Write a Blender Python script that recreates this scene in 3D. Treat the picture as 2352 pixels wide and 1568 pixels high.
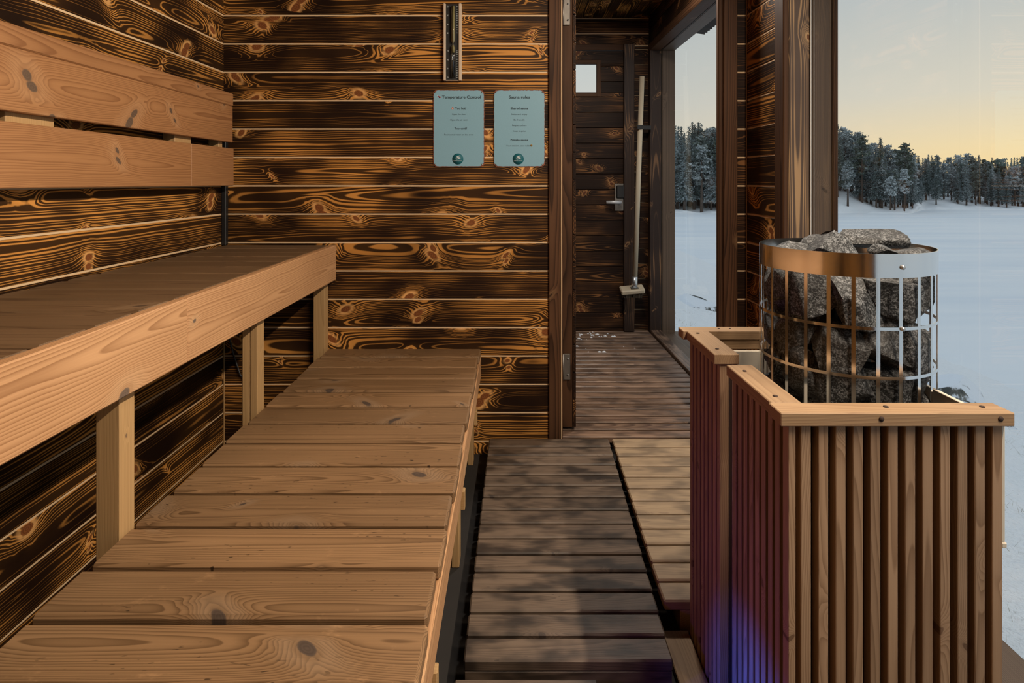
import bpy, bmesh, math, random
from mathutils import Vector, Matrix, Euler, noise as mnoise

R = math.radians
random.seed(7)
for o in list(bpy.data.objects):
    bpy.data.objects.remove(o)
SC = bpy.context.scene
COL = SC.collection

# ------------------------------------------------------------------ camera
CAMZ = 1.10
cd = bpy.data.cameras.new('camera')
cam = bpy.data.objects.new('camera', cd)
COL.objects.link(cam)
cam.location = (0, 0, CAMZ)
cam.rotation_euler = (R(90), 0, 0)
cd.sensor_width = 36.0
cd.lens = 36.0 * 1400 / 2352
cd.shift_y = -366 / 2352
cd.clip_start = 0.02
cd.clip_end = 1000
SC.camera = cam
SC.view_settings.view_transform = 'Standard'
SC.view_settings.look = 'None'
SC.view_settings.exposure = 0.0
SC.view_settings.gamma = 1.0
SC.view_settings.use_curve_mapping = False
SC.cycles.max_bounces = 6
SC.cycles.adaptive_threshold = .025
SC.cycles.diffuse_bounces = 3
SC.cycles.glossy_bounces = 3
SC.cycles.transmission_bounces = 3
SC.cycles.transparent_max_bounces = 8
SC.cycles.caustics_reflective = False
SC.cycles.caustics_refractive = False
SC.cycles.sample_clamp_indirect = 4.0

# ------------------------------------------------------------------ node helpers
class S:
    """a socket with arithmetic"""
    nt = None
    def __init__(s, k): s.k = k
    def _b(a, o, op): return mth(op, a, o)
    def __add__(a, o): return mth('ADD', a, o)
    def __radd__(a, o): return mth('ADD', o, a)
    def __sub__(a, o): return mth('SUBTRACT', a, o)
    def __rsub__(a, o): return mth('SUBTRACT', o, a)
    def __mul__(a, o): return mth('MULTIPLY', a, o)
    def __rmul__(a, o): return mth('MULTIPLY', o, a)
    def __truediv__(a, o): return mth('DIVIDE', a, o)

def put(sock, v):
    if isinstance(v, S): S.nt.links.new(v.k, sock)
    elif hasattr(v, 'is_output'): S.nt.links.new(v, sock)
    else:
        if isinstance(v, (tuple, list)) and len(v) == 3 and sock.type == 'RGBA': v = (*v, 1)
        sock.default_value = v
def node(t, **kw):
    n = S.nt.nodes.new(t)
    for a, b in kw.items(): setattr(n, a, b)
    return n
def mth(op, a, b=0.0, c=0.0, clamp=False):
    n = node('ShaderNodeMath', operation=op, use_clamp=clamp)
    put(n.inputs[0], a); put(n.inputs[1], b); put(n.inputs[2], c)
    return S(n.outputs[0])
def comb(x, y, z):
    n = node('ShaderNodeCombineXYZ')
    put(n.inputs[0], x); put(n.inputs[1], y); put(n.inputs[2], z)
    return S(n.outputs[0])
def sep(v):
    n = node('ShaderNodeSeparateXYZ'); put(n.inputs[0], v)
    return [S(k) for k in n.outputs]
def noise(v, scale=1.0, detail=2.0, rough=0.5, col=False):
    n = node('ShaderNodeTexNoise', noise_dimensions='3D')
    put(n.inputs['Vector'], v); put(n.inputs['Scale'], scale)
    put(n.inputs['Detail'], detail); put(n.inputs['Roughness'], rough)
    if col: return sep(S(n.outputs['Color']))
    return S(n.outputs[0])
def sstep(v, a, b):
    n = node('ShaderNodeMapRange', interpolation_type='SMOOTHSTEP')
    put(n.inputs['Value'], v); put(n.inputs['From Min'], a); put(n.inputs['From Max'], b)
    return S(n.outputs[0])
def mixc(f, a, b, mode='MIX'):
    n = node('ShaderNodeMix', data_type='RGBA', blend_type=mode, clamp_factor=True)
    put(n.inputs[0], f); put(n.inputs[6], a); put(n.inputs[7], b)
    return S(n.outputs[2])
def ramp(f, stops):
    n = node('ShaderNodeValToRGB')
    put(n.inputs[0], f)
    e = n.color_ramp.elements
    while len(e) < len(stops): e.new(0.5)
    for q, (p, c) in zip(e, stops):
        q.position = p; q.color = (*c, 1)
    return S(n.outputs[0])
def begin(name):
    m = bpy.data.materials.new(name); m.use_nodes = True
    S.nt = m.node_tree; S.nt.nodes.clear()
    return m
def finish(color, rough=0.5, metal=0.0, bump=None, bstr=0.3, bdist=0.002, spec=0.5, emit=None):
    p = node('ShaderNodeBsdfPrincipled'); o = node('ShaderNodeOutputMaterial')
    put(p.inputs['Base Color'], color); put(p.inputs['Roughness'], rough)
    put(p.inputs['Metallic'], metal); put(p.inputs['Specular IOR Level'], spec)
    if emit: put(p.inputs['Emission Color'], emit[0]); put(p.inputs['Emission Strength'], emit[1])
    if bump is not None:
        b = node('ShaderNodeBump'); put(b.inputs['Height'], bump)
        put(b.inputs['Strength'], bstr); put(b.inputs['Distance'], bdist)
        put(p.inputs['Normal'], b.outputs[0])
    put(o.inputs[0], p.outputs[0])
def objcoord():
    return S(node('ShaderNodeTexCoord').outputs['Object'])
def objrand():
    return S(node('ShaderNodeObjectInfo').outputs['Random'])

# ------------------------------------------------------------------ sky, sun, lights
w = bpy.data.worlds.new('world'); SC.world = w; w.use_nodes = True
S.nt = w.node_tree; S.nt.nodes.clear()
gx, gy, gz = sep(S(node('ShaderNodeTexCoord').outputs['Generated']))
el = mth('MAXIMUM', gz, 0.0)
SUN_AZ = R(72)                       # to the right of the view direction
az = (gx * math.sin(SUN_AZ) + gy * math.cos(SUN_AZ)) / mth('SQRT', gx * gx + gy * gy + 1e-5)
warm = sstep(az, 0.35, 1.0)
cool = ramp(el, [(0.0, (.56, .53, .44)), (.07, (.55, .53, .47)), (.16, (.48, .50, .48)), (.30, (.41, .46, .48)), (1.0, (.47, .55, .63))])
glow = ramp(el, [(0.0, (.95, .66, .26)), (.05, (.86, .67, .36)), (.12, (.66, .61, .49)), (.28, (.43, .47, .48)), (1.0, (.47, .55, .63))])
sky = mixc(warm, cool, glow)
bg = node('ShaderNodeBackground'); put(bg.inputs[0], sky); put(bg.inputs[1], 1.22)
wo = node('ShaderNodeOutputWorld'); put(wo.inputs[0], bg.outputs[0])

def aim(o, target):
    d = Vector(target) - o.location
    o.rotation_euler = d.to_track_quat('-Z', 'Y').to_euler()
FILL_POWER = 92.0
PORCH_FILL_POWER = 18.0
FILL_COLOR = (1.0, .84, .66)

# ------------------------------------------------------------------ materials
def wood(name, light, dark, knot=(.10, .05, .03), halo=None, freq=230, contrast=.6, burnt=False,
         rough=.55, kx=.36, kz=.11, kmin=.35, ksize=.013, blot=None, warp=1.0, vary=.12, specks=0.0, spec=.35, burn=(.34, .66), wf=.75, pair=0.0, scuff=0.0):
    m = begin(name)
    x, y, z = sep(objcoord()); rnd = objrand(); sd = rnd * 61.0
    nr, ng, nb = noise(comb(x * wf + sd, sd, 0.0), 1.0, 1.0, .5, col=True)
    f1 = mth('FRACT', rnd * 7.13); f2 = mth('FRACT', rnd * 13.7)
    fine = noise(comb(x * 5.0 + sd, y * 16.0, z * 16.0 + sd), 1.0, 2.0) - .5
    yy = y + .018 + f1 * .03 + (nr - .5) * (.075 * warp)
    zz = z - (f2 - .5) * .09 + (ng - .5) * (.07 * warp) + fine * (.010 * warp)
    r = mth('SQRT', yy * yy + zz * zz)
    if kmin < 1:
        v = node('ShaderNodeTexVoronoi', voronoi_dimensions='2D', feature='F1')
        vx = x / kx + sd * 1.7; vz = z / kz + sd * .93
        put(v.inputs['Vector'], comb(vx, vz, 0.0)); put(v.inputs['Scale'], 1.0); put(v.inputs['Randomness'], .9)
        px, pz, _ = sep(S(v.outputs['Position'])); cr, cg, cb = sep(S(v.outputs['Color']))
        dx = (vx - px) * kx; dz = (vz - pz) * kz + dx * (cb - .5) * 1.6
        kr = mth('MULTIPLY', sstep(cr, kmin, kmin + .5) * .8 + .35, ksize) * mth('GREATER_THAN', cr, kmin) + 1e-4
        wob = noise(comb(dx * 40.0 + sd, dz * 40.0, cg * 9.0), 1.0, 1.0) * .5 + .75
        ox = (cg - .5) * .045; oz = mth('SIGN', cb - .5) * (.018 + cg * .014)
        ex = dx - ox; ez = dz - oz
        d1 = mth('SQRT', dx * dx * .55 + dz * dz * 1.2)
        d2 = mth('SQRT', ex * ex * .65 + ez * ez * .8) * (.85 + cg * .9) + (1.0 - pair) * .2 + mth('GREATER_THAN', cg, .62) * .2
        dk = mth('MINIMUM', d1, d2) * wob / kr
        dlong = mth('SQRT', dx * dx * .18 + dz * dz * 1.2) / kr
        ve = node('ShaderNodeTexVoronoi', voronoi_dimensions='2D', feature='DISTANCE_TO_EDGE')
        put(ve.inputs['Vector'], comb(vx, vz, 0.0)); put(ve.inputs['Scale'], 1.0); put(ve.inputs['Randomness'], .9)
        edge = sstep(S(ve.outputs['Distance']), .0, .13)
        r = r + (mth('EXPONENT', 0.0 - dk * dk * .16) * kr * 1.5 + mth('EXPONENT', 0.0 - dlong * dlong * .07) * kr * .55) * edge
        core = sstep(dk, 1.0, .75)
        ringk = sstep(dk, 1.9, 1.2) * (1.0 - core) * sstep(wob, .82, 1.12)
        hal = mth('MAXIMUM', sstep(dk, 4.5, 1.2), sstep(dlong, 3.2, .6) * .8) * edge
    t = r * freq + (noise(comb(r * 55.0, sd, 0.0), 1.0, 1.0) - .5) * 3.0
    fr = mth('FRACT', t)
    low = noise(comb(x * 2.6 + sd, z * 4.0 + sd, y * 3.0), 1.0, 2.5, .55)
    fib = noise(comb(x * 6.0 + sd, y * 330.0, z * 330.0), 1.0, 2.0)
    if burnt:
        tri = 1.0 - mth('ABSOLUTE', fr * 2.0 - 1.0)
        b = sstep(low, burn[0], burn[1])                   # 0 charred, 1 lightly flamed
        if kmin < 1: b = mth('MINIMUM', b + hal * .75, 1.0)
        th = .99 - b * .36
        mask = sstep(tri, th - .20, th + .10)
        mask = mask * (.30 + b * .70)
        mid = tuple(a * .08 + c * .92 for a, c in zip(light, dark))
        base = mixc(b, dark, mid)
        c = mixc(mask, base, light)
        c = mixc(fib * .35 * (1.0 - mask), c, dark)
        if kmin < 1:
            c = mixc(ringk * .95, c, halo or light)
            c = mixc(core, c, mixc(sstep(mth('FRACT', dk * 3.0), .3, .7) * .55, knot, tuple(q * .35 for q in knot)))
    else:
        p = mth('POWER', fr, 2.2)
        p = p * sstep(fr, 1.0, .90)
        f = p * contrast + (low - .5) * .9 * contrast + (fib - .5) * .35 * contrast
        c = mixc(mth('MAXIMUM', mth('MINIMUM', f + .18, 1.0), 0.0), light, dark)
        if kmin < 1:
            c = mixc(hal * .30, c, halo or light)
            c = mixc(ringk * .45, c, dark)
            c = mixc(core * .92, c, mixc(sstep(mth('FRACT', dk * 3.0), .3, .7) * .4, knot, tuple(q * .5 for q in knot)))
        if blot:
            bn = noise(comb(x * 7.0 + sd, y * 7.0, z * 16.0 + sd), 1.0, 2.5, .6)
            bm = sstep(bn, .40, .66) * blot[1]
            c = mixc(bm, c, blot[0])
        if scuff:
            sc_ = noise(comb(x * 14.0 + sd, z * 30.0, y * 8.0 + sd), 1.0, 4.0, .75)
            c = mixc(sstep(sc_, .60, .80) * scuff, c, tuple(min(1, q * 2.2) for q in light))
        if specks:
            sn = noise(comb(x * 45.0 + sd, z * 160.0, y * 9.0), 1.0, 2.0)
            gate = sstep(noise(comb(x * 3.0 + sd, z * 9.0, 0.0), 1.0, 1.0), .48, .62)
            c = mixc(sstep(sn, .66, .72) * gate * specks, c, tuple(q * .25 for q in dark))
    # board-to-board tone differences
    k = 1.0 - vary + rnd * (2.0 * vary)
    c = mixc(1.0, c, comb(k, k, k), 'MULTIPLY')
    finish(c, rough + (fib - .5) * .15, bump=fib, bstr=.35, bdist=.0008, spec=spec)
    return m

M = {}
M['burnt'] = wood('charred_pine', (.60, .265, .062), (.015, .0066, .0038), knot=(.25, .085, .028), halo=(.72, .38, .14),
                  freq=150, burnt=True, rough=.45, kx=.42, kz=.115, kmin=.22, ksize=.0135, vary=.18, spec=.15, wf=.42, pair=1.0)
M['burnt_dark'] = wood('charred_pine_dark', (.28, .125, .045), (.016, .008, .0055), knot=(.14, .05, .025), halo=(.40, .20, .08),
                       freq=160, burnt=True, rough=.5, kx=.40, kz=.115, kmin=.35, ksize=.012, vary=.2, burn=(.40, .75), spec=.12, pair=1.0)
M['stain'] = wood('stained_timber', (.105, .049, .024), (.024, .011, .006), knot=(.03, .014, .008), halo=(.33, .19, .09),
                  freq=260, contrast=.9, kmin=.5, kz=.08, kx=.5, ksize=.008, vary=.15, spec=.15, warp=.5)
M['stain_lit'] = wood('flamed_post_lit', (.42, .26, .13), (.07, .045, .034), knot=(.20, .08, .03), halo=(.55, .34, .16),
                      freq=420, burnt=True, kmin=.3, kz=.08, kx=.50, ksize=.008, burn=(.25, .60), warp=.12)  # light falling on the window jamb is put into these tones
M['stain_dim'] = wood('flamed_post_dim', (.24, .125, .06), (.030, .015, .010), knot=(.10, .04, .02), halo=(.36, .20, .09),
                      freq=150, burnt=True, kmin=.35, kz=.08, kx=.35, ksize=.009, burn=(.45, .75))  # darker copy of the post wood, porch dimness put into its colour
M['stain_grey'] = wood('outer_frame_timber', (.15, .10, .066), (.055, .034, .024), knot=(.03, .02, .015), freq=300, contrast=.7,
                       kmin=.6, kz=.09, kx=.6, ksize=.01, warp=.15)
M['pale'] = wood('bare_pine_edge', (.78, .56, .34), (.60, .40, .22), freq=300, contrast=.4, kmin=1, vary=.04)
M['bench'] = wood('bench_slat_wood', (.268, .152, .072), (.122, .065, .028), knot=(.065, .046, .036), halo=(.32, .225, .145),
                  freq=330, contrast=1.05, kx=.38, kz=.14, kmin=.30, ksize=.012, vary=.13, specks=.9, rough=.5, warp=.7, scuff=.30)  # slats darker than the front board: low side light put into albedo
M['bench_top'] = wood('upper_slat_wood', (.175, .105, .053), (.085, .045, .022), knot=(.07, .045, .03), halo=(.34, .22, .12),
                      freq=290, contrast=.75, kx=.45, kz=.14, kmin=.6, ksize=.010, vary=.10, rough=.5)  # upper slats darkened likewise for light coming from the side
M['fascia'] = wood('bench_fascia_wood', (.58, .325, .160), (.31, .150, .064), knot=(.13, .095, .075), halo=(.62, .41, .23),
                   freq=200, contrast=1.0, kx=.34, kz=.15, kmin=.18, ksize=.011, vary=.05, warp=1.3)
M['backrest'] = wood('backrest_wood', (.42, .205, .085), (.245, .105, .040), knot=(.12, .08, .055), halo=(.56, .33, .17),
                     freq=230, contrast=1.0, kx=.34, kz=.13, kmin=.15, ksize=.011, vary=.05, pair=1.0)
M['fresh'] = wood('fresh_pine', (.48, .30, .135), (.32, .185, .078), knot=(.2, .12, .07), freq=240, contrast=.6, kmin=.5, kz=.09, ksize=.009, vary=.08)
M['duck'] = wood('duckboard_wood', (.175, .122, .084), (.068, .043, .028), knot=(.06, .04, .03), freq=270, contrast=.7,
                 kmin=.8, kz=.12, blot=((.022, .015, .011), .9), vary=.10, specks=.5, rough=.45)
M['duck_lit'] = wood('lit_duckboard_wood', (.46, .33, .20), (.25, .165, .10), knot=(.08, .05, .035), freq=270, contrast=.6,
                      kmin=.8, kz=.12, blot=((.09, .065, .045), .6), vary=.10, rough=.5)  # window and door light put into this duckboard's paler colour
M['porch'] = wood('porch_floor_wood', (.30, .19, .125), (.085, .047, .033), knot=(.04, .025, .02), freq=230, contrast=1.0,
                  kmin=.85, kz=.12, blot=((.04, .026, .02), .7), vary=.2, rough=.4)
M['slat'] = wood('guard_slat_wood', (.41, .262, .158), (.225, .130, .070), knot=(.16, .085, .045), freq=430, contrast=.95,
                 kx=.40, kz=.05, kmin=.5, ksize=.007, vary=.16, rough=.6)
M['cap'] = wood('guard_rail_wood', (.37, .238, .130), (.21, .120, .061), knot=(.15, .08, .04), freq=260, contrast=.6,
                kx=.4, kz=.08, kmin=.75, ksize=.007, vary=.05, rough=.6)

def simple(name, col, rough=.5, metal=0.0, nscale=None, namp=.15, bstr=.2, bdist=.001, spec=.5, emit=None):
    m = begin(name)
    n = noise(objcoord(), nscale or 30.0, 3.0)
    c = mixc(n, tuple(q * (1 - namp) for q in col), tuple(min(1, q * (1 + namp)) for q in col))
    finish(c, rough, metal, bump=n if bstr else None, bstr=bstr, bdist=bdist, spec=spec, emit=emit)
    return m
M['backing'] = simple('dark_backing', (.035, .016, .010), .8, nscale=20)
M['subfloor'] = simple('dark_subfloor', (.016, .013, .011), .85, nscale=12, namp=.35)
M['cement'] = simple('cement_board', (.66, .585, .48), .85, nscale=90, namp=.07)
M['black'] = simple('black_plastic', (.012, .012, .013), .45, nscale=60, bstr=.05)
M['galv'] = simple('zinc_steel', (.55, .56, .57), .35, .9, nscale=40, namp=.1, bstr=.05)
M['hinge'] = simple('old_hinge_steel', (.22, .20, .18), .5, .8, nscale=50, namp=.25, bstr=.1)
M['lever'] = simple('satin_steel', (.50, .51, .53), .4, .3, nscale=40, namp=.08, bstr=.05)
M['sealant'] = simple('clear_sealant', (.75, .73, .68), .4, nscale=60, bstr=.1)
M['tile_rust'] = simple('rust_red_rim', (.20, .055, .025), .7, nscale=160, namp=.5)
M['ink'] = simple('dark_navy_ink', (.012, .026, .034), .7, bstr=0)
M['ink_soft'] = simple('soft_navy_ink', (.045, .08, .095), .7, bstr=0)
M['teal'] = simple('teal_print', (.004, .105, .135), .6, bstr=0)
M['white'] = simple('white_print', (.62, .66, .68), .6, bstr=0)
M['red'] = simple('red_print', (.32, .012, .02), .6, bstr=0)
M['orange'] = simple('orange_print', (.52, .10, .02), .6, bstr=0)
M['yellow'] = simple('yellow_print', (.50, .27, .03), .6, bstr=0)
M['plate'] = simple('pale_blue_tin', (.205, .375, .47), .45, nscale=220, namp=.05, bstr=.05)
M['alu'] = simple('pale_wood_rail', (.56, .44, .33), .5, nscale=40, namp=.08, bstr=.1)
M['sand'] = simple('olive_sand', (.22, .19, .085), .7, nscale=500, namp=.2)
M['broomwood'] = simple('broom_wood', (.60, .50, .36), .55, nscale=25, namp=.08)
M['bristle'] = simple('dark_bristles', (.05, .035, .02), .8, nscale=200, namp=.4)
M['roofing'] = simple('dark_roofing', (.035, .03, .028), .6, nscale=20)
M['snowlump'] = simple('fresh_snow', (.82, .86, .92), .7, nscale=30, namp=.04, bstr=.5, bdist=.01)
M['grass'] = simple('dry_grass', (.26, .22, .13), .8, nscale=8, namp=.3)
M['lamp_blue'] = simple('blue_led', (.02, .1, .9), .4, bstr=0, emit=((.05, .25, 1.0), 6.0))

def steel():
    m = begin('polished_steel')
    x, y, z = sep(objcoord())
    n = noise(comb(x * 9.0, y * 9.0, z * 30.0), 1.0, 3.0)
    finish((.80, .78, .75), .10 + n * .10, 1.0, bump=n, bstr=.03, bdist=.002)
    return m
M['steel'] = steel()
def glass(name, tint=(1, 1, 1), amt=1.0):
    m = begin(name)
    lw = node('ShaderNodeFresnel'); put(lw.inputs[0], 1.5)
    tr = node('ShaderNodeBsdfTransparent'); put(tr.inputs[0], (*tint, 1))
    gl = node('ShaderNodeBsdfGlossy'); put(gl.inputs['Color'], (1, 1, 1, 1)); put(gl.inputs['Roughness'], .0)
    mx = node('ShaderNodeMixShader'); put(mx.inputs[0], S(lw.outputs[0]) * amt)
    put(mx.inputs[1], tr.outputs[0]); put(mx.inputs[2], gl.outputs[0])
    o = node('ShaderNodeOutputMaterial'); put(o.inputs[0], mx.outputs[0])
    return m
M['glass'] = glass('window_glass', (.985, .99, .99), .10)
M['tube'] = glass('timer_glass', (.95, .95, .93), 1.6)

def stone_mat():
    m = begin('granite_stone')
    co = objcoord(); rnd = objrand()
    x, y, z = sep(co)
    v = comb(x + rnd * 9.0, y + rnd * 5.0, z)
    a = noise(v, 320.0, 3.0, .7); b = noise(v, 24.0, 3.0, .6); d = noise(comb(x * 90.0 + rnd * 40.0, y * 40.0, z * 150.0), 1.0, 3.0, .6)
    f = sstep(a * .75 + d * .40, .52, .70)
    c = mixc(f, (.007, .007, .007), (.22, .225, .23))
    c = mixc(sstep(b, .42, .68) * .55, c, (.030, .028, .027))
    c = mixc(sstep(rnd, .55, 1.0) * .35, c, (.065, .057, .05))
    finish(c, .62, bump=b * .6 + a * .4, bstr=.8, bdist=.005, spec=.4)
    return m
M['stone'] = stone_mat()
def boulder_mat():
    m = begin('mossy_boulder')
    co = objcoord()
    a = noise(co, 9.0, 4.0, .6); b = noise(co, 40.0, 3.0)
    nz = sep(S(node('ShaderNodeNewGeometry').outputs['Normal']))[2]
    c = mixc(sstep(a, .38, .66), (.06, .065, .06), (.20, .19, .16))
    sn = sstep(nz + (a - .5) * 1.1, .42, .60)
    c = mixc(sn, c, (.80, .85, .92))
    finish(c, .8, bump=a * .6 + b * .4, bstr=.8, bdist=.03)
    return m
M['boulder'] = boulder_mat()
def snow_mat():
    m = begin('snow_bank')
    x, y, z = sep(S(node('ShaderNodeTexCoord').outputs['Object']))
    v = comb(x, y, z)
    a = noise(comb(x * .9 + y * .25, y * 2.3 - x * .4, z), 1.6, 4.0, .6)
    b = noise(v, 22.0, 3.0, .6); d = noise(v, 2.2, 3.0, .65)
    bare = sstep(d * .6 + b * .5, .66, .78)
    c = mixc(noise(v, .5, 2.0), (.87, .91, .96), (.92, .945, .975))
    c = mixc(bare * .28, c, (.42, .41, .36))
    finish(c, .75, bump=a * .7 + b * .3, bstr=1.0, bdist=.12, spec=.2)
    return m
M['snow'] = snow_mat()
def lake_mat():
    m = begin('lake_snow')
    x, y, z = sep(S(node('ShaderNodeTexCoord').outputs['Object']))
    a = noise(comb(x * .03, y * .25, 0.0), 1.0, 4.0, .6)
    b = noise(comb(x, y, 0.0), 1.2, 4.0, .7)
    c = mixc(sstep(a, .35, .7), (.86, .89, .92), (.74, .80, .87))
    finish(c, .7, bump=b, bstr=.25, bdist=.05, spec=.25)
    return m
M['lake'] = lake_mat()
def foliage(name, green, frost, amt):
    m = begin(name)
    rnd = objrand(); co = objcoord()
    nz = sep(S(node('ShaderNodeNewGeometry').outputs['Normal']))[2]
    a = noise(co, 1.1, 3.0, .6); b = noise(co, 9.0, 2.0)
    g = mixc(b, tuple(q * .55 for q in green), tuple(q * 1.5 for q in green))
    k = mth('ABSOLUTE', nz) * .55 + (a - .5) * 1.5 + (b - .5) * .8 + (rnd - .5) * .35
    c = mixc(sstep(k, .55 - amt, 1.05 - amt), g, frost)
    finish(c, .8, spec=.15)
    return m
M['needles'] = foliage('spruce_needles', (.100, .135, .130), (.50, .57, .60), .44)
M['needles_pine'] = foliage('pine_needles', (.105, .132, .105), (.48, .54, .56), .36)
M['needles_frost'] = foliage('frosted_needles', (.13, .16, .155), (.60, .66, .69), .58)
M['bark'] = simple('pine_bark', (.085, .064, .052), .9, nscale=6, namp=.35, bstr=.5, bdist=.02)

# ------------------------------------------------------------------ object helpers
WL = {}                                     # world locations of parents
WR = {}                                     # world rotations (only where turned)
def tag(o, label=None, cat=None, group=None, kind=None):
    if label: o['label'] = label
    if cat: o['category'] = cat
    if group: o['group'] = group
    if kind: o['kind'] = kind
    return o
def empty(name, loc, label=None, cat=None, group=None, kind=None):
    o = bpy.data.objects.new(name, None); COL.objects.link(o); o.location = loc
    o.empty_display_size = .05
    WL[o.name] = Vector(loc)
    return tag(o, label, cat, group, kind)
def link(name, me, mat, loc, parent=None, rot=None):
    o = bpy.data.objects.new(name, me); COL.objects.link(o)
    if mat is not None and not me.materials: me.materials.append(mat)
    L = Vector(loc)
    if parent is not None:
        o.parent = parent
        pr_ = WR.get(parent.name)
        o.location = L - WL[parent.name] if pr_ is None else pr_.transposed() @ (L - WL[parent.name])
        if pr_ is not None and rot is None: o.rotation_euler = pr_.transposed().to_euler()
    else:
        o.location = L
    WL[o.name] = L
    if rot is not None: o.rotation_euler = rot
    return o
def turn(o, m3):
    WR[o.name] = m3
    pr_ = WR.get(o.parent.name) if o.parent else None
    o.rotation_euler = (m3 if pr_ is None else pr_.transposed() @ m3).to_euler()
def mesh(name, verts, faces, smooth=False):
    me = bpy.data.meshes.new(name)
    me.from_pydata([tuple(v) for v in verts], [], faces)
    me.update()
    if smooth:
        for p in me.polygons: p.use_smooth = True
    return me
BOXES = {}
def boxmesh(L, W, T, ch, mat):
    """local x = length, y = thickness, z = width; chamfered edges"""
    key = (round(L, 4), round(W, 4), round(T, 4), round(ch, 4), mat.name)
    if key in BOXES: return BOXES[key]
    bm = bmesh.new()
    bmesh.ops.create_cube(bm, size=1.0)
    for v in bm.verts: v.co = Vector((v.co.x * L, v.co.y * T, v.co.z * W))
    if ch > 0:
        bmesh.ops.bevel(bm, geom=list(bm.edges), offset=ch, segments=1, affect='EDGES', profile=.5)
    me = bpy.data.meshes.new('board'); bm.to_mesh(me); bm.free()
    me.materials.append(mat)
    BOXES[key] = me
    return me
ROT = {  # (length, thickness, width) -> world axes
    'XZ': Matrix.Identity(3),                                                     # length x, width z
    'YZ': Matrix(((0, -1, 0), (1, 0, 0), (0, 0, 1))),                             # length y, width z
    'XY': Matrix(((1, 0, 0), (0, 0, -1), (0, 1, 0))),                             # length x, width y
    'YX': Matrix(((0, 0, 1), (1, 0, 0), (0, 1, 0))),                              # length y, width x
    'ZX': Matrix(((0, 0, 1), (0, -1, 0), (1, 0, 0))),                             # length z, width x
    'ZY': Matrix(((0, -1, 0), (0, 0, -1), (1, 0, 0))),                            # length z, width y
}
for _k in list(ROT):
    if ROT[_k].determinant() < 0:
        _m = ROT[_k].copy()
        for _i in range(3): _m[_i][1] *= -1
        ROT[_k] = _m
def board(name, axis, x0, x1, y0, y1, z0, z1, mat, parent=None, ch=.002):
    """a chamfered board filling the given world box; axis says how the grain lies"""
    d = {'X': x1 - x0, 'Y': y1 - y0, 'Z': z1 - z0}
    la, wa = axis[0], axis[1]
    ta = [q for q in 'XYZ' if q not in axis][0]
    me = boxmesh(d[la], d[wa], d[ta], ch, M[mat] if isinstance(mat, str) else mat)
    o = link(name, me, None, ((x0 + x1) / 2, (y0 + y1) / 2, (z0 + z1) / 2), parent)
    turn(o, ROT[axis])
    return o
TGB = {}
def tgboard(axis, x0, x1, y0, y1, z0, z1, mat, parent, side):
    """wall board with a recessed bare tongue along its lower edge; side = +1/-1 picks the face that shows"""
    L, T = (x1 - x0, y1 - y0) if axis == 'XZ' else (y1 - y0, x1 - x0)
    W = z1 - z0
    key = (round(L, 4), round(W, 4), round(T, 4), mat, axis, side)
    if key not in TGB:
        bm = bmesh.new()
        def bx(dz0, dz1, t0, t1, ch, mi):
            n0 = len(bm.faces)
            r = bmesh.ops.create_cube(bm, size=1.0)
            for v in r['verts']:
                v.co = Vector((v.co.x * L, (t0 + t1) / 2 + v.co.y * (t1 - t0), (dz0 + dz1) / 2 + v.co.z * (dz1 - dz0)))
            fs = set(f for v in r['verts'] for f in v.link_faces)
            if ch:
                e = set(q for f in fs for q in f.edges)
                b = bmesh.ops.bevel(bm, geom=list(e), offset=ch, segments=1, affect='EDGES', profile=.5)
                fs = set(f for f in bm.faces if f.material_index == 9) | set(b['faces']) | set(f for f in fs if f.is_valid)
            for f in fs: f.material_index = mi
        bx(-W / 2, W / 2, -T / 2, T / 2, .0010, 0)
        for f in bm.faces: f.material_index = 0
        a, b = (-T / 2 + .0022, T / 2) if side < 0 else (-T / 2, T / 2 - .0022)
        bx(-W / 2 - GAP - .002, -W / 2 + .001, a, b, 0, 1)
        me = bpy.data.meshes.new('board'); bm.to_mesh(me); bm.free()
        me.materials.append(M[mat]); me.materials.append(M['pale'])
        TGB[key] = me
    o = link('board', TGB[key], None, ((x0 + x1) / 2, (y0 + y1) / 2, (z0 + z1) / 2), parent)
    turn(o, ROT[axis])
    return o
def tube(name, pts, rad, mat, parent=None, seg=10, caps=True):
    V, F = [], []
    P = [Vector(p) for p in pts]
    rr = rad if isinstance(rad, (list, tuple)) else [rad] * len(P)
    for i, p in enumerate(P):
        d = (P[min(i + 1, len(P) - 1)] - P[max(i - 1, 0)]).normalized()
        a = d.orthogonal().normalized() if i == 0 else (a - d * a.dot(d)).normalized()
        b = d.cross(a)
        for k in range(seg):
            t = 2 * math.pi * k / seg
            V.append(p + (a * math.cos(t) + b * math.sin(t)) * rr[i])
    for i in range(len(P) - 1):
        for k in range(seg):
            F.append((i * seg + k, i * seg + (k + 1) % seg, (i + 1) * seg + (k + 1) % seg, (i + 1) * seg + k))
    if caps:
        F.append(tuple(range(seg))[::-1]); F.append(tuple((len(P) - 1) * seg + k for k in range(seg)))
    base = P[0]
    me = mesh(name, [v - base for v in V], F, True)
    return link(name, me, M[mat], base, parent)
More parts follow.
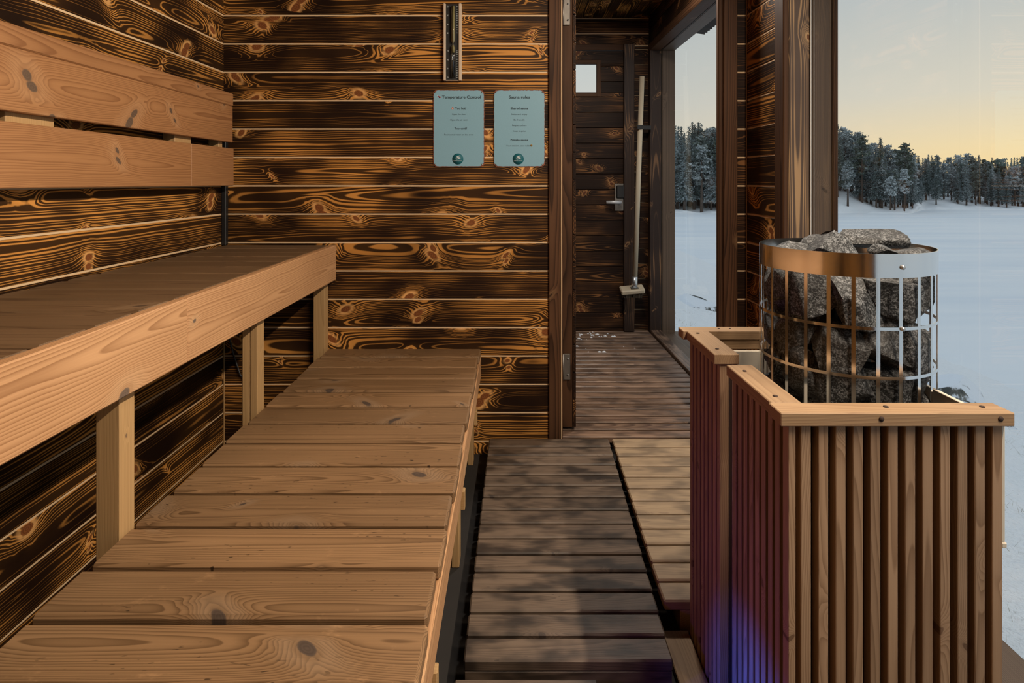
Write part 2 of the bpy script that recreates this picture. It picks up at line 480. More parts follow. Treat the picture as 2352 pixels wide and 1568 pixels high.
def prism(name, pts, y0, y1, mat, parent=None, base=None):
    """polygon in x,z extruded along y"""
    n = len(pts)
    c = Vector((sum(p[0] for p in pts) / n, (y0 + y1) / 2, sum(p[1] for p in pts) / n))
    V = [Vector((p[0], y0, p[1])) - c for p in pts] + [Vector((p[0], y1, p[1])) - c for p in pts]
    F = [tuple(range(n)), tuple(range(2 * n - 1, n - 1, -1))]
    F += [(i, i + n, (i + 1) % n + n, (i + 1) % n) for i in range(n)]
    me = mesh(name, V, F)
    bm = bmesh.new(); bm.from_mesh(me); bmesh.ops.recalc_face_normals(bm, faces=bm.faces); bm.to_mesh(me); bm.free()
    return link(name, me, M[mat], c, parent)
def slab(name, x0, x1, y0, y1, z0, z1, mat, label, parent=None):
    o = board(name, 'XZ', x0, x1, y0, y1, z0, z1, mat, parent, ch=0)
    return tag(o, label, kind='structure') if parent is None else o
def text(name, body, cx, z, y, width, h, mat, parent, bold=0.0, rotz=0.0):
    cu = bpy.data.curves.new('t', 'FONT'); cu.body = body; cu.align_x = 'CENTER'; cu.size = 1.0
    cu.offset = bold; cu.resolution_u = 3
    tmp = bpy.data.objects.new('t', cu); COL.objects.link(tmp)
    bpy.context.view_layer.update()
    me = bpy.data.meshes.new_from_object(tmp.evaluated_get(bpy.context.evaluated_depsgraph_get()))
    bpy.data.objects.remove(tmp)
    xs = [v.co.x for v in me.vertices]; wd = max(xs) - min(xs); mid = (max(xs) + min(xs)) / 2
    sx = width / wd if width else h / .72
    sz = h / .72
    ca, sa = math.cos(rotz), math.sin(rotz)
    for v in me.vertices:
        px, pz = (v.co.x - mid) * sx, v.co.y * sz
        if rotz: pz -= h / 2
        px, pz = px * ca - pz * sa, px * sa + pz * ca
        if rotz: pz += h / 2
        v.co = (px, 0, pz)
    me.materials.clear()
    return link(name, me, M[mat], (cx, y, z), parent)

# ------------------------------------------------------------------ the room
YB = 2.408            # back wall face
XL = -1.145           # left wall face
XR = .935             # right wall face
REAR = -1.55
CEIL = 2.22
PITCH = .1115
ZJ = 1.7545           # a board joint on the back wall
GAP = .0062
def zrows(lo, hi, pitch=PITCH, zj=ZJ):
    k = math.floor((lo - zj) / pitch)
    rows = []
    while zj + k * pitch < hi:
        a, b = zj + k * pitch + GAP / 2, zj + (k + 1) * pitch - GAP / 2
        a, b = max(a, lo), min(b, hi)
        if b - a > .012: rows.append((a, b))
        k += 1
    return rows

slab('floor', XL - .1, 1.095, REAR - .1, YB + .06, -.06, .03, 'subfloor', 'dark bare subfloor under the benches and duckboards')
# back wall with its boards
wb = slab('wall_back', XL - .1, .143, YB + .0035, YB + .062, .0, CEIL, 'pale', 'charred horizontal pine boarding behind the benches and signs')
for a, b in zrows(.03, CEIL):
    tgboard('XZ', XL, .1435, YB - .012, YB + .003, a, b, 'burnt', wb, -1)
wl = slab('wall_left', XL - .10, XL - .0035, REAR, YB, 0, CEIL, 'pale', 'charred horizontal pine boarding beside the upper bench')
for a, b in zrows(.03, CEIL):
    tgboard('YZ', XL - .003, XL + .012, REAR, YB - .012, a, b, 'burnt', wl, -1)
# strip of back wall right of the doorway
wq = slab('wall_back_right', .882, XR + .03, YB + .0035, YB + .062, 0, CEIL, 'pale', 'narrow strip of charred boards between doorway casing and right wall')
for a, b in zrows(.10, CEIL):
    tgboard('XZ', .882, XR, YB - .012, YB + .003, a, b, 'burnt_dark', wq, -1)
wr = slab('wall_right', XR + .0035, 1.095, 2.10, YB + .2, 0, CEIL, 'pale', 'charred boards on the short right wall behind the stove')
for a, b in zrows(.10, CEIL):
    tgboard('YZ', XR - .012, XR + .003, 2.12, YB - .012, a, b, 'burnt', wr, 1)
slab('wall_rear', XL - .1, 1.095, REAR - .08, REAR, 0, CEIL, 'burnt', 'wooden end wall behind the viewer')
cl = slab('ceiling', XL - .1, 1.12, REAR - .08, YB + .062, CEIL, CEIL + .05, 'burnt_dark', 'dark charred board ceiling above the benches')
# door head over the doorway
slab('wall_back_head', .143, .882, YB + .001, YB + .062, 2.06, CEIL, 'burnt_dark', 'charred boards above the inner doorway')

def trim(name, label, axis, b, mat, ch=.003):
    return tag(board(name, axis, *b, mat, None, ch), label, kind='structure')
trim('trim_1', 'brown stained casing post left of the inner doorway', 'ZX', (.1435, .199, YB - .022, YB + .062, .085, 2.20), 'stain')
trim('trim_2', 'pale rounded bead on the doorway edge of the casing', 'ZX', (.1915, .1955, YB - .0255, YB - .022, .095, 2.20), 'pale', .0012)
trim('trim_3', 'dark stained casing right of the inner doorway', 'ZX', (.808, .827, YB - .020, YB + .003, .09, 2.20), 'stain')
trim('trim_4', 'wider dark casing board beside the narrow wall strip', 'ZX', (.827, .882, YB - .026, YB + .062, .09, 2.20), 'stain')
trim('trim_5', 'thin pale corner bead between back strip and right wall', 'ZX', (XR - .016, XR - .012, YB - .016, YB - .012, .1, 2.20), 'fresh', .001)
trim('trim_6', 'thin pale corner bead in the left back corner under the bench', 'ZX', (XL + .012, XL + .016, YB - .016, YB - .012, .05, 1.02), 'fresh', .001)
trim('trim_7', 'brown flat casing on the window end of the right wall', 'ZY', (XR - .022, XR - .003, 2.052, 2.122, .08, 2.20), 'stain')

# big sauna window on the right
w1 = empty('window_1', (XR, 0.3, .03), 'large fixed pane beside the stove looking onto the frozen lake', kind='structure')
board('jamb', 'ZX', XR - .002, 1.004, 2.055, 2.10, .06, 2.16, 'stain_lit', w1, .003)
board('outer_jamb', 'ZX', 1.012, 1.078, 2.055, 2.10, .06, 2.16, 'stain_grey', w1, .003)
board('outer_stop', 'ZX', 1.080, 1.096, 2.048, 2.10, .06, 2.16, 'stain', w1, .002)
board('sealant_bead', 'ZX', 1.004, 1.0075, 2.050, 2.0545, .06, 2.16, 'sealant', w1, .001)
board('sill', 'YX', XR - .03, 1.12, REAR, 2.055, .025, .058, 'stain_grey', w1, .003)
board('head', 'YX', XR, 1.096, REAR, 2.10, 2.10, 2.19, 'stain', w1, .003)
g = board('pane', 'YZ', 1.0075, 1.0115, REAR + .02, 2.054, .058, 2.10, 'glass', w1, 0)
board('rear_jamb', 'ZX', XR, 1.096, REAR - .05, REAR + .02, .06, 2.16, 'stain', w1, .003)

# ------------------------------------------------------------------ porch beyond the doorway
YF = 4.15
pf = slab('floor_porch', .10, 1.0, YB + .062, YF, -.02, .062, 'backing', 'dark slatted porch floor beyond the doorway')
y = YB - .005
while y < YF - .01:
    board('slat', 'XY', .10, .925, y + .008, min(y + .0655, YF), .066, .094, 'porch', pf, .004)
    y += .0739
trim('trim_8', 'worn sill board along the foot of the porch window', 'YX', (.93, 1.00, 2.50, 4.10, .03, .108), 'porch')
ZF = 1.1 - (126 - 418) * .00296
slab('wall_porch_side', .83, 1.0, YF + .0035, YF + .05, 0, 2.03, 'pale', 'narrow charred wall between entrance door and porch window')
wf = slab('wall_porch_back', .10, 1.0, YF + .0035, YF + .05, 2.03, 2.35, 'pale', 'charred boards of the far porch wall round the entrance door')
for a, b in zrows(2.03, 2.34, .104, 2.106):
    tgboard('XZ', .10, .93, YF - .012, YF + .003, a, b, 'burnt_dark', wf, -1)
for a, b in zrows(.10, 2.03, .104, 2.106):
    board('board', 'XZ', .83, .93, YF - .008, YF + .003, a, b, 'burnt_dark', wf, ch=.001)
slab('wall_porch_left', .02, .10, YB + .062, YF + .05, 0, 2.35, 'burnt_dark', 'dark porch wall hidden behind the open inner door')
cp = slab('ceiling_porch', .0, 1.12, YB + .062, YF + .06, 2.235, 2.28, 'pale', 'charred porch ceiling boards running towards the entrance')
x = .10
while x < .94:
    board('board', 'YX', x, min(x + .062, .94), YB + .062, YF, 2.212, 2.232, 'burnt', cp, .001)
    x += .064
# entrance door
d1 = empty('door_1', (.45, YF, .09), 'dark plank entrance door with small square window', kind='structure')
zz = 1.985; WX0, WX1, WZ0, WZ1 = .20, .572, 1.702, 1.897
k = 0
while zz > .10:
    a, b = max(zz - .1005, .095), zz
    if b <= WZ0 - .0 or a >= WZ1:
        segs = [(.12, .752)]
    else:
        segs = [(WX1, .752)]
        if b > WZ1 + .015: pass
    for s0, s1 in segs:
        if b > WZ0 and a < WZ0 and s0 > .3:
            board('plank', 'XZ', .12, .752, YF - .034, YF - .012, a, WZ0, 'burnt_dark', d1, .001)
            board('plank', 'XZ', s0, s1, YF - .034, YF - .012, WZ0 + .001, b, 'burnt_dark', d1, .001)
        elif b > WZ1 and a < WZ1 and s0 > .3:
            board('plank', 'XZ', .12, .752, YF - .034, YF - .012, WZ1, b, 'burnt_dark', d1, .001)
            board('plank', 'XZ', s0, s1, YF - .034, YF - .012, a, WZ1 - .001, 'burnt_dark', d1, .001)
        else:
            board('plank', 'XZ', s0, s1, YF - .034, YF - .012, a, b, 'burnt_dark', d1, .001)
    zz -= .104
board('plank', 'XZ', .12, WX0, YF - .034, YF - .012, WZ0, WZ1, 'burnt_dark', d1, .001)
for nm, b in (('window_trim', (WX1 - .002, WX1 + .026, WZ0 - .026, WZ1 + .026)), ('window_trim', (WX0 - .03, WX0 + .002, WZ0 - .026, WZ1 + .026))):
    board(nm, 'ZX', b[0], b[1], YF - .044, YF - .030, b[2], b[3], 'stain', d1, .002)
for zt in ((WZ1 - .002, WZ1 + .026), (WZ0 - .026, WZ0 + .002)):
    board('window_trim', 'XZ', WX0, WX1, YF - .044, YF - .030, zt[0], zt[1], 'stain', d1, .002)
for q in ((.12, WX0, .095, 1.985), (WX1, .752, .095, 1.985), (WX0, WX1, .095, WZ0), (WX0, WX1, WZ1, 1.985)):
    board('core', 'XZ', q[0], q[1], YF - .0115, YF, q[2], q[3], 'stain', d1, 0)
board('pane', 'XZ', WX0, WX1, YF - .024, YF - .020, WZ0, WZ1, 'glass', d1, 0)
lk = board('lock_plate', 'ZX', .692, .752, YF - .046, YF - .034, .905, 1.09, 'hinge', d1, .003)
pl = board('keypad', 'ZX', .702, .758, YF - .056, YF - .046, .99, 1.078, 'black', lk, .006)
tube('lever', [(.722, YF - .046, .965), (.722, YF - .085, .965), (.70, YF - .092, .965), (.628, YF - .092, .965)], [.012, .012, .012, .011], 'lever', lk)
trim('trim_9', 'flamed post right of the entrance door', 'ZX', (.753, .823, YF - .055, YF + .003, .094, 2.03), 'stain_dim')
trim('trim_10', 'dark head board over the entrance door', 'XZ', (.12, .83, YF - .030, YF + .003, 1.990, 2.032), 'stain')
# porch window on the right
w2 = empty('window_2', (.94, 3.3, .06), 'tall porch window towards the lake beside the broom', kind='structure')
HZ = 1.985
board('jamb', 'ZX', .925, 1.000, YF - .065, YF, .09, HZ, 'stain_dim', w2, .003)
board('outer_jamb', 'ZX', 1.008, 1.095, YF - .060, YF, .05, HZ, 'stain_grey', w2, .003)
board('head', 'YX', .925, 1.000, 2.47, YF, HZ, HZ + .05, 'stain', w2, .003)
board('outer_head', 'YX', 1.008, 1.098, 2.47, YF, HZ, HZ + .05, 'stain_grey', w2, .003)
board('near_jamb', 'ZX', .925, 1.098, 2.608, 2.66, .05, HZ, 'stain', w2, .003)
board('pane', 'YZ', 1.002, 1.006, 2.66, YF - .06, .10, HZ, 'glass', w2, 0)
board('outer_sill', 'YX', 1.008, 1.15, 2.61, YF, .02, .085, 'stain_grey', w2, .003)
wpr = slab('wall_porch_right', .945, 1.095, 2.61, YF + .05, HZ + .05, 2.35, 'pale', 'dark boards above the porch window')
for a, b in ((HZ + .052, HZ + .145), (HZ + .15, HZ + .245)):
    board('board', 'YZ', .928, .944, 2.47, YF - .012, a, b, 'burnt_dark', wpr, .001)

# roof with corrugated eave
NR = 240
V, F = [], []
y0, y1 = REAR - .3, YF + .35
for i in range(NR * 2 + 1):
    yy = y0 + (y1 - y0) * i / (NR * 2)
    c = .010 * math.sin(i * math.pi / 2)
    for (xx, zz) in ((1.42, 2.195), (-1.6, 2.62)):
        V.append((xx, yy, zz + c)); V.append((xx, yy, zz + c + .004))
for i in range(NR * 2):
    a, b = 4 * i, 4 * (i + 1)
    F += [(a, b, b + 2, a + 2), (a + 1, a + 3, b + 3, b + 1), (a, a + 1, b + 1, b)]
roof = link('roof', mesh('roof', V, F), M['roofing'], (0, 0, 0))
tag(roof, 'dark corrugated roof sheet with its eave above the porch window', kind='structure')

# inner door, swung open into the porch: only its hinge edge shows
d2 = empty('door_2', (.22, YB + .07, .09), 'open inner plank door seen on its hinge edge', kind='structure')
board('leaf_core', 'ZY', .2035, .246, YB + .066, YB + .78, .105, 2.05, 'stain', d2, .002)
zz = .108
while zz < 2.04:
    board('plank', 'YZ', .247, .259, YB + .062, YB + .78, zz, min(zz + .1085, 2.05), 'burnt_dark', d2, .0015)
    zz += .1115
for hz in (.30, 1.735):
    h = board('hinge', 'ZX', .204, .236, YB + .058, YB + .0655, hz, hz + .105, 'hinge', d2, .002)
    tube('knuckle', [(.206, YB + .056, hz), (.206, YB + .056, hz + .105)], .0055, 'hinge', h, 8)
    for q in (.02, .085):
        tube('screw', [(.226, YB + .0585, hz + q), (.226, YB + .0565, hz + q)], .0045, 'galv', h, 8)

# ------------------------------------------------------------------ benches
SP = .1237
ub = empty('upper_bench', (-.92, 1.3, .45), 'upper sauna bench with a deep front board on square legs', 'bench')
ZU = CAMZ - .2477
y = YB - .016
while y > .25:
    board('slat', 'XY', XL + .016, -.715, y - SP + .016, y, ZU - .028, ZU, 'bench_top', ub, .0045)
    y -= SP
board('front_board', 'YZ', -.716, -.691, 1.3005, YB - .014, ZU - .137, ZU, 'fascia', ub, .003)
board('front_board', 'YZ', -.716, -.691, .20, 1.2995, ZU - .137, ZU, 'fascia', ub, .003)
for (a, b, s) in ((1.122, 1.167, 0), (1.729, 1.775, 1), (2.352, 2.394, 0), (.45, .495, 0)):
    if s:
        board('leg', 'ZY', -.7435, -.722, a, b, .03, ZU - .03, 'fresh', ub, .002)
        board('leg', 'ZY', -.766, -.7445, a, b, .03, ZU - .03, 'fresh', ub, .002)
    else:
        board('leg', 'ZY', -.767, -.722, a, b, .03, ZU - .03, 'fresh', ub, .002)
    board('crossbar', 'XZ', XL + .02, -.722, a + .0, a + .045, ZU - .09, ZU - .029, 'bench_top', ub, .002)

lb = empty('lower_bench', (-.42, 1.3, .03), 'lower sauna bench of wide cross slats in front of the upper bench', 'bench')
ZL = CAMZ - .652
y = YB - .022
i = 0
while y > .15:
    dx = (.002, -.003, .001, .003, -.001)[i % 5]
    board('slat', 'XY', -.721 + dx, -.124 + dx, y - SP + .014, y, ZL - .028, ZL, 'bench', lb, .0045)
    y -= SP; i += 1
board('side_rail', 'YZ', -.146, -.121, .15, YB - .03, ZL - .105, ZL - .029, 'fascia', lb, .002)
board('side_rail', 'YZ', -.715, -.690, .15, YB - .03, ZL - .105, ZL - .029, 'fascia', lb, .002)
for a in (2.30, 1.69, 1.045, .45):
    board('leg', 'ZY', -.168, -.1465, a, a + .055, .03, ZL - .03, 'fresh', lb, .002)
    board('leg', 'ZY', -.690, -.668, a, a + .055, .03, ZL - .03, 'fresh', lb, .002)
    board('stretcher', 'XZ', -.69, -.135, a + .055, a + .080, .16, .215, 'fresh', lb, .002)

br = empty('backrest', (XL + .05, 1.4, 1.09), 'wall backrest of wide orange boards above the upper bench', 'backrest')
XB = -1.07
ZB = CAMZ - (426 - 418) * .001674
board('back_board', 'YZ', XB - .022, XB, .25, 2.035, ZB, ZB + .142, 'backrest', br, .002)
board('back_board', 'YZ', XB - .022, XB, 2.036, 2.344, ZB, ZB + .142, 'backrest', br, .002)
zb2 = ZB + .142 + .023
board('back_board', 'YZ', XB - .022, XB, .25, 2.336, zb2, zb2 + .138, 'backrest', br, .002)
board('top_rail', 'YZ', XB - .030, XB + .0015, .25, 2.338, zb2 + .1385, zb2 + .187, 'backrest', br, .003)
for a, b in ((1.315, 1.455), (1.975, 2.075), (2.27, 2.30), (.5, .62)):
    board('spacer_block', 'ZY', XL + .0125, XB - .0225, a, b, ZB + .02, zb2 + .12, 'fresh', br, .002)

# ------------------------------------------------------------------ duckboards
def duck(name, label, x0f, x1f, ys, top, mat, bear):
    r = empty(name, (x0f(ys[0][0]) * .5 + x1f(ys[0][0]) * .5, ys[0][0], .03), label, 'duckboard')
    for (a, b) in ys:
        m_ = (a + b) / 2
        board('slat', 'XY', x0f(m_), x1f(m_), a, b, top - .024, top, mat, r, .0035)
    ya, yb = min(a for a, b in ys), max(b for a, b in ys)
    for (xa, xb) in bear:
        board('bearer', 'YZ', xa, xb, ya + .004, yb - .01, .03, top - .0245, mat, r, .002)
    return r
def rows(ystart, n, p=.0733, g=.0095):
    return [(ystart - (k + 1) * p + g, ystart - k * p) for k in range(n)]
DT = CAMZ - .99
RW = rows(2.352, 15)
duck('duckboard', 'long scorched grey-brown duckboard along the foot of the lower bench', lambda y: -.088 - .012 * (2.34 - y),
     lambda y: .372 - .036 * (2.34 - y), RW, DT, 'duck', ((-.06, -.02), (.13, .17), (.27, .31)))
_db = bpy.data.objects['duckboard']
board('end_board', 'XZ', -.098, .332, 1.263, 1.273, .034, DT - .0245, 'duck', _db, .001)
RW2 = rows(2.352, 12, .0766)
duck('duckboard', 'duckboard toned paler for doorway light between the scorched one and the stove guard', lambda y: .386 - .03 * (2.34 - y),
     lambda y: .86, RW2, DT, 'duck_lit', ((.40, .44), (.78, .82)))
duck('duckboard', 'short duckboard end in the bottom foreground', lambda y: -.115, lambda y: .171,
     rows(1.222, 9), DT - .005, 'duck', ((-.08, -.04), (.09, .13)))
tag(board('floor_plank', 'YX', .352, .4135, .70, 1.432, .0305, .048, 'cap', None, .002),
    'tan plank lying on the floor against the foot of the stove guard', 'plank')

# ------------------------------------------------------------------ stove guard
XG, YN, YE, XE = .478, 1.062, 1.66, .862
ZC = CAMZ - .397
K = .864                               # guard, stove and stones scaled about the camera by this factor
def gz(z): return CAMZ - (CAMZ - z) * K
def gboard(name, axis, x0, x1, y0, y1, z0, z1, mat, parent, ch=.0015):
    return board(name, axis, x0 * K, x1 * K, y0 * K, y1 * K, gz(z0), gz(z1), mat, parent, ch * K)
gd = empty('stove_guard', (.57, 1.17, .03), 'slatted timber guard with flat top rails around the stove', 'guard')
def rail(axis, x0, x1, y0, y1, z0=ZC - .0235, z1=ZC):
    return gboard('top_rail', axis, x0, x1, y0, y1, z0, z1, 'cap', gd, .0015)
r1 = rail('XY', XG - .016, XE + .003, YN - .014, YN + .036)
r2 = rail('YX', XG - .012, XG + .044, YN + .0365, 1.325)
r3 = rail('YX', XG - .012, XG + .046, 1.405, 1.625)
r4 = rail('XY', XG - .022, .84, 1.6255, 1.672)
def plug(par, p, axis, rad=.0045):
    q = Vector(p); d = Vector((0, 0, .0012)) if axis == 'z' else Vector((0, -.0012, 0))
    q = Vector((q.x * K, q.y * K, gz(q.z)))
    tube('screw_hole', [q - d, q + d], rad * K, 'backing', par, 10)
for xx in (.66, .83): plug(r1, (xx, YN + .014, ZC), 'z')
for xx in (.635, .84): plug(r1, (xx, YN - .014, ZC - .010), 'y')
for yy in (1.13, 1.28): plug(r2, (XG + .010, yy, ZC), 'z')
for yy in (1.45, 1.60): plug(r3, (XG + .010, yy, ZC), 'z')
for xx in (.56, .59): plug(r4, (xx, 1.65, ZC), 'z', .003)
GB = -.134
# front slats
PX = .03035
fx = [XG + .0252 + PX * k for k in range(12)]
gboard('corner_post', 'ZX', XG + .003, XG + .0165, YN, YN + .0215, GB, ZC - .024, 'slat', gd, .0015)
for a in fx:
    gboard('slat', 'ZX', a, a + .0178, YN, YN + .0215, GB, ZC - .024, 'slat', gd, .0012)
gboard('backing_board', 'XZ', XG + .024, fx[-1] + .017, YN + .022, YN + .028, GB, ZC - .024, 'backing', gd, 0)
# left slats, near and far panel
def side(y0, n):
    for k in range(n):
        a = y0 + k * PX
        gboard('slat', 'ZY', XG + .003, XG + .0245, a, a + .0178, GB, ZC - .024, 'slat', gd, .0012)
side(YN + .036, 8)
side(1.412, 7)
gboard('backing_board', 'YZ', XG + .025, XG + .031, YN + .030, 1.320, GB, ZC - .024, 'backing', gd, 0)
gboard('backing_board', 'YZ', XG + .025, XG + .031, 1.411, 1.62, GB, ZC - .024, 'backing', gd, 0)
gboard('end_post', 'ZY', XG + .0315, XG + .044, 1.408, 1.43, GB, ZC - .024, 'slat', gd, .0015)
gboard('end_post', 'ZY', XG + .003, XG + .025, 1.626, 1.648, GB, ZC - .024, 'slat', gd, .0015)
# far side and lining boards
gboard('rear_board', 'XZ', XG + .032, .84, 1.630, 1.652, ZC - .050, ZC - .024, 'cap', gd, .0015)
for nm, ax, b in (('lining_board', 'XZ', (XG + .05, .84, 1.612, 1.6255, .47, ZC - .0505)),
                  ('lining_board', 'YZ', (XG + .032, XG + .038, YN + .04, 1.328, .475, ZC - .0245)),
                  ('lining_board', 'YZ', (XE - .004, XE + .004, YN + .008, 1.60, .468, ZC - .0245)),
                  ('lining_board', 'XZ', (XG + .06, XE - .02, YN + .0285, YN + .034, .475, ZC - .0245))):
    gboard(nm, ax, *b, 'cement', gd, .001)
gboard('lining_edge', 'YZ', XE - .004, XE + .0065, YN + .006, 1.60, .458, .468, 'cement', gd, .002)
gboard('rear_board', 'XZ', XG + .032, .84, 1.630, 1.652, GB, .47, 'slat', gd, .001)

# ------------------------------------------------------------------ stove
CX, CY, CR = .634, 1.166, .1492  # stove numbers already scaled about the camera along with the guard
ZR = CAMZ - .1201
st = empty('sauna_stove', (CX, CY, .03), 'round polished steel pillar stove with an open grid basket', 'stove')
def ring(name, z0, z1, r, th=.0014, seg=96, parent=st):
    V, F = [], []
    for k in range(seg):
        a = 2 * math.pi * k / seg; c, s = math.cos(a), math.sin(a)
        for rr, zz in ((r, z0), (r, z1), (r - th, z1), (r - th, z0)): V.append((rr * c, rr * s, zz - z0))
    for k in range(seg):
        i, j = 4 * k, 4 * ((k + 1) % seg)
        for q in range(4): F.append((i + q, j + q, j + (q + 1) % 4, i + (q + 1) % 4))
    me = mesh(name, V, F, True)
    me.set_sharp_from_angle(angle=R(40))
    return link(name, me, M['steel'], (CX, CY, z0), parent)
band = ring('top_band', ZR - .0402, ZR, CR)
zr = ZR - .0402
k = 0
while zr > .12:
    zr -= .0825
    ring('hoop', zr - .0054, zr, CR)
NBAR = 25
a0 = math.atan2(-CY, -CX) + .10
for k in range(NBAR):
    a = a0 + 2 * math.pi * k / NBAR
    V, F = [], []
    hw = .0031 / CR
    for q in range(4):
        t = a - hw + 2 * hw * q / 3
        for rr, zz in ((CR - .0002, .06), (CR - .0002, ZR - .0398), (CR - .0014, ZR - .0398), (CR - .0014, .06)):
            V.append((rr * math.cos(t), rr * math.sin(t), zz))
    for q in range(3):
        i, j = 4 * q, 4 * q + 4
        for e in range(4): F.append((i + e, j + e, j + (e + 1) % 4, i + (e + 1) % 4))
    F += [(0, 1, 2, 3), (15, 14, 13, 12)]
    link('bar', mesh('bar', V, F), M['steel'], (CX, CY, 0), st)
for zz in (ZR - .0225, ZR - .1253):
    a = math.atan2(-CY, -CX) + .62
    p = Vector((CX + CR * math.cos(a), CY + CR * math.sin(a), zz))
    d = Vector((math.cos(a), math.sin(a), 0))
    tube('screw', [p - d * .001, p + d * .003], .0037, 'galv', st, 10)
# body of the stove under the stones
tube('core', [(CX, CY, .05), (CX, CY, .60)], .130, 'hinge', st, 32)
tube('heating_element', [(CX, CY, .60), (CX, CY, .91)], .047, 'black', st, 12)
tube('foot', [(CX, CY, .03), (CX, CY, .055)], .142, 'hinge', st, 32)

def stone_mesh(seed, sx, sy, sz, sub=4, cuts=12):
    rng = random.Random(seed)
    bm = bmesh.new()
    bmesh.ops.create_icosphere(bm, subdivisions=sub, radius=1.0)
    pl = []
    for _ in range(cuts):
        n = Vector((rng.gauss(0, 1), rng.gauss(0, 1), rng.gauss(0, 1))).normalized()
        pl.append((n, rng.uniform(.40, .74)))
    off = Vector((rng.uniform(0, 50), rng.uniform(0, 50), rng.uniform(0, 50)))
    for v in bm.verts:
        p = v.co.copy()
        for n, d in pl:
            e = p.dot(n) - d
            if e > 0: p -= n * e
        q = mnoise.fractal(p * 1.6 + off, 1.0, 2.0, 4) * .06
        p *= 1 + q
        v.co = Vector((p.x * sx, p.y * sy, p.z * sz)) * 1.42
    me = bpy.data.meshes.new('stone'); bm.to_mesh(me); bm.free()
    for p in me.polygons: p.use_smooth = True
    me.set_sharp_from_angle(angle=R(38))
    me.materials.append(M['stone'])
    return me
def stone(label, loc, size, rot, seed, group='granite stones heaped in the stove'):
    me = stone_mesh(seed, *size)
    mw = Matrix.Translation(loc) @ Euler(rot).to_matrix().to_4x4(); inv = mw.inverted()
    for v in me.vertices:                # stones lean against the inside of the grid
        p = mw @ v.co; d = Vector((p.x - CX, p.y - CY)); lim = CR - .005
        if d.length > lim:
            e = lim - (d.length - lim) * .04
            p.x, p.y = CX + d.x / d.length * e, CY + d.y / d.length * e
            v.co = inv @ p
    me.update()
    o = link('sauna_stone', me, None, loc, None, rot)
    return tag(o, label, 'stone', group)
ordinal = ['leftmost', 'second from left', 'third from left', 'fourth from left', 'fifth from left', 'sixth from left', 'rightmost']
front = math.atan2(-CY, -CX)          # angle of the side facing the viewer
tiers = [('upper', .868, [(-1.75, .040), (-1.20, .050), (-.55, .062), (.12, .060), (.75, .058), (1.35, .050), (1.9, .045)]),
         ('middle', .775, [(-1.9, .045), (-1.35, .050), (-.72, .056), (-.08, .056), (.55, .056), (1.15, .054), (1.8, .05)]),
         ('lower', .685, [(-1.7, .045), (-1.1, .050), (-.50, .055), (.14, .058), (.78, .056), (1.40, .05), (2.0, .045)]),
         ('bottom', .595, [(-1.6, .05), (-.95, .052), (-.3, .055), (.35, .055), (1.0, .052), (1.6, .05)])]
rs = random.Random(5)
sid = 100
for nm, z, lst in tiers:
    for i, (da, s) in enumerate(lst):
        a = front + da
        s *= K; rr = CR - s * .98 - .0035
        lab = f'grey granite stone in the {nm} layer of the steel basket, {ordinal[i if i < len(lst) - 1 else 6]}'
        stone(lab, (CX + rr * math.cos(a), CY + rr * math.sin(a), gz(z) + rs.uniform(-.007, .007)),
              (s * rs.uniform(.9, 1.02), s * rs.uniform(.86, 1.0), s * rs.uniform(.82, 1.08)),
              (rs.uniform(-.5, .5), rs.uniform(-.5, .5), rs.uniform(0, 6.28)), sid)
        sid += 1
tops = [('large rough grey stone mounded on top at the front left of the basket', (CX - .048, CY - .045, .955), (.078, .056, .040), (.1, .05, .25)),
        ('long dark stone lying across the top of the basket', (CX + .085, CY + .035, .972), (.082, .040, .024), (.05, .06, -.18)),
        ('flat grey stone at the left rim on top of the basket', (CX - .105, CY + .03, .947), (.052, .055, .022), (0, 0, .4)),
        ('small brownish stone wedged under the long dark top stone', (CX + .048, CY - .065, .950), (.034, .030, .025), (.2, .3, .9)),
        ('flat dark stone at the right rim on top of the basket', (CX + .110, CY - .035, .940), (.048, .052, .022), (0, .05, .2)),
        ('half-hidden stone at the back of the heap on top', (CX + .0, CY + .105, .945), (.06, .045, .026), (0, 0, .7))]
for i, (lab, p, s, r_) in enumerate(tops):
    p = (CX + (p[0] - CX) * K, CY + (p[1] - CY) * K, gz(p[2]))
    stone(lab, p, tuple(q * .71 for q in s), r_, 300 + i)

# ------------------------------------------------------------------ things on the back wall
YW = YB - .013
def ragged(w_, h_, rad, seed, amp, n=150):
    rng = random.Random(seed); pts = []
    per = []
    c = [(w_ / 2 - rad, h_ / 2 - rad, 0), (-w_ / 2 + rad, h_ / 2 - rad, 90), (-w_ / 2 + rad, -h_ / 2 + rad, 180), (w_ / 2 - rad, -h_ / 2 + rad, 270)]
    for i, (cx_, cz_, a_) in enumerate(c):
        for q in range(7):
            t = R(a_ + 15 * q); per.append((cx_ + rad * math.cos(t), cz_ + rad * math.sin(t)))
    out = []
    for i, p in enumerate(per):
        q = per[(i + 1) % len(per)]
        L = math.hypot(q[0] - p[0], q[1] - p[1]); m_ = max(1, int(L / .0045))
        for e in range(m_):
            out.append((p[0] + (q[0] - p[0]) * e / m_ + rng.uniform(-amp, amp), p[1] + (q[1] - p[1]) * e / m_ + rng.uniform(-amp, amp)))
    return out
U = .0002084
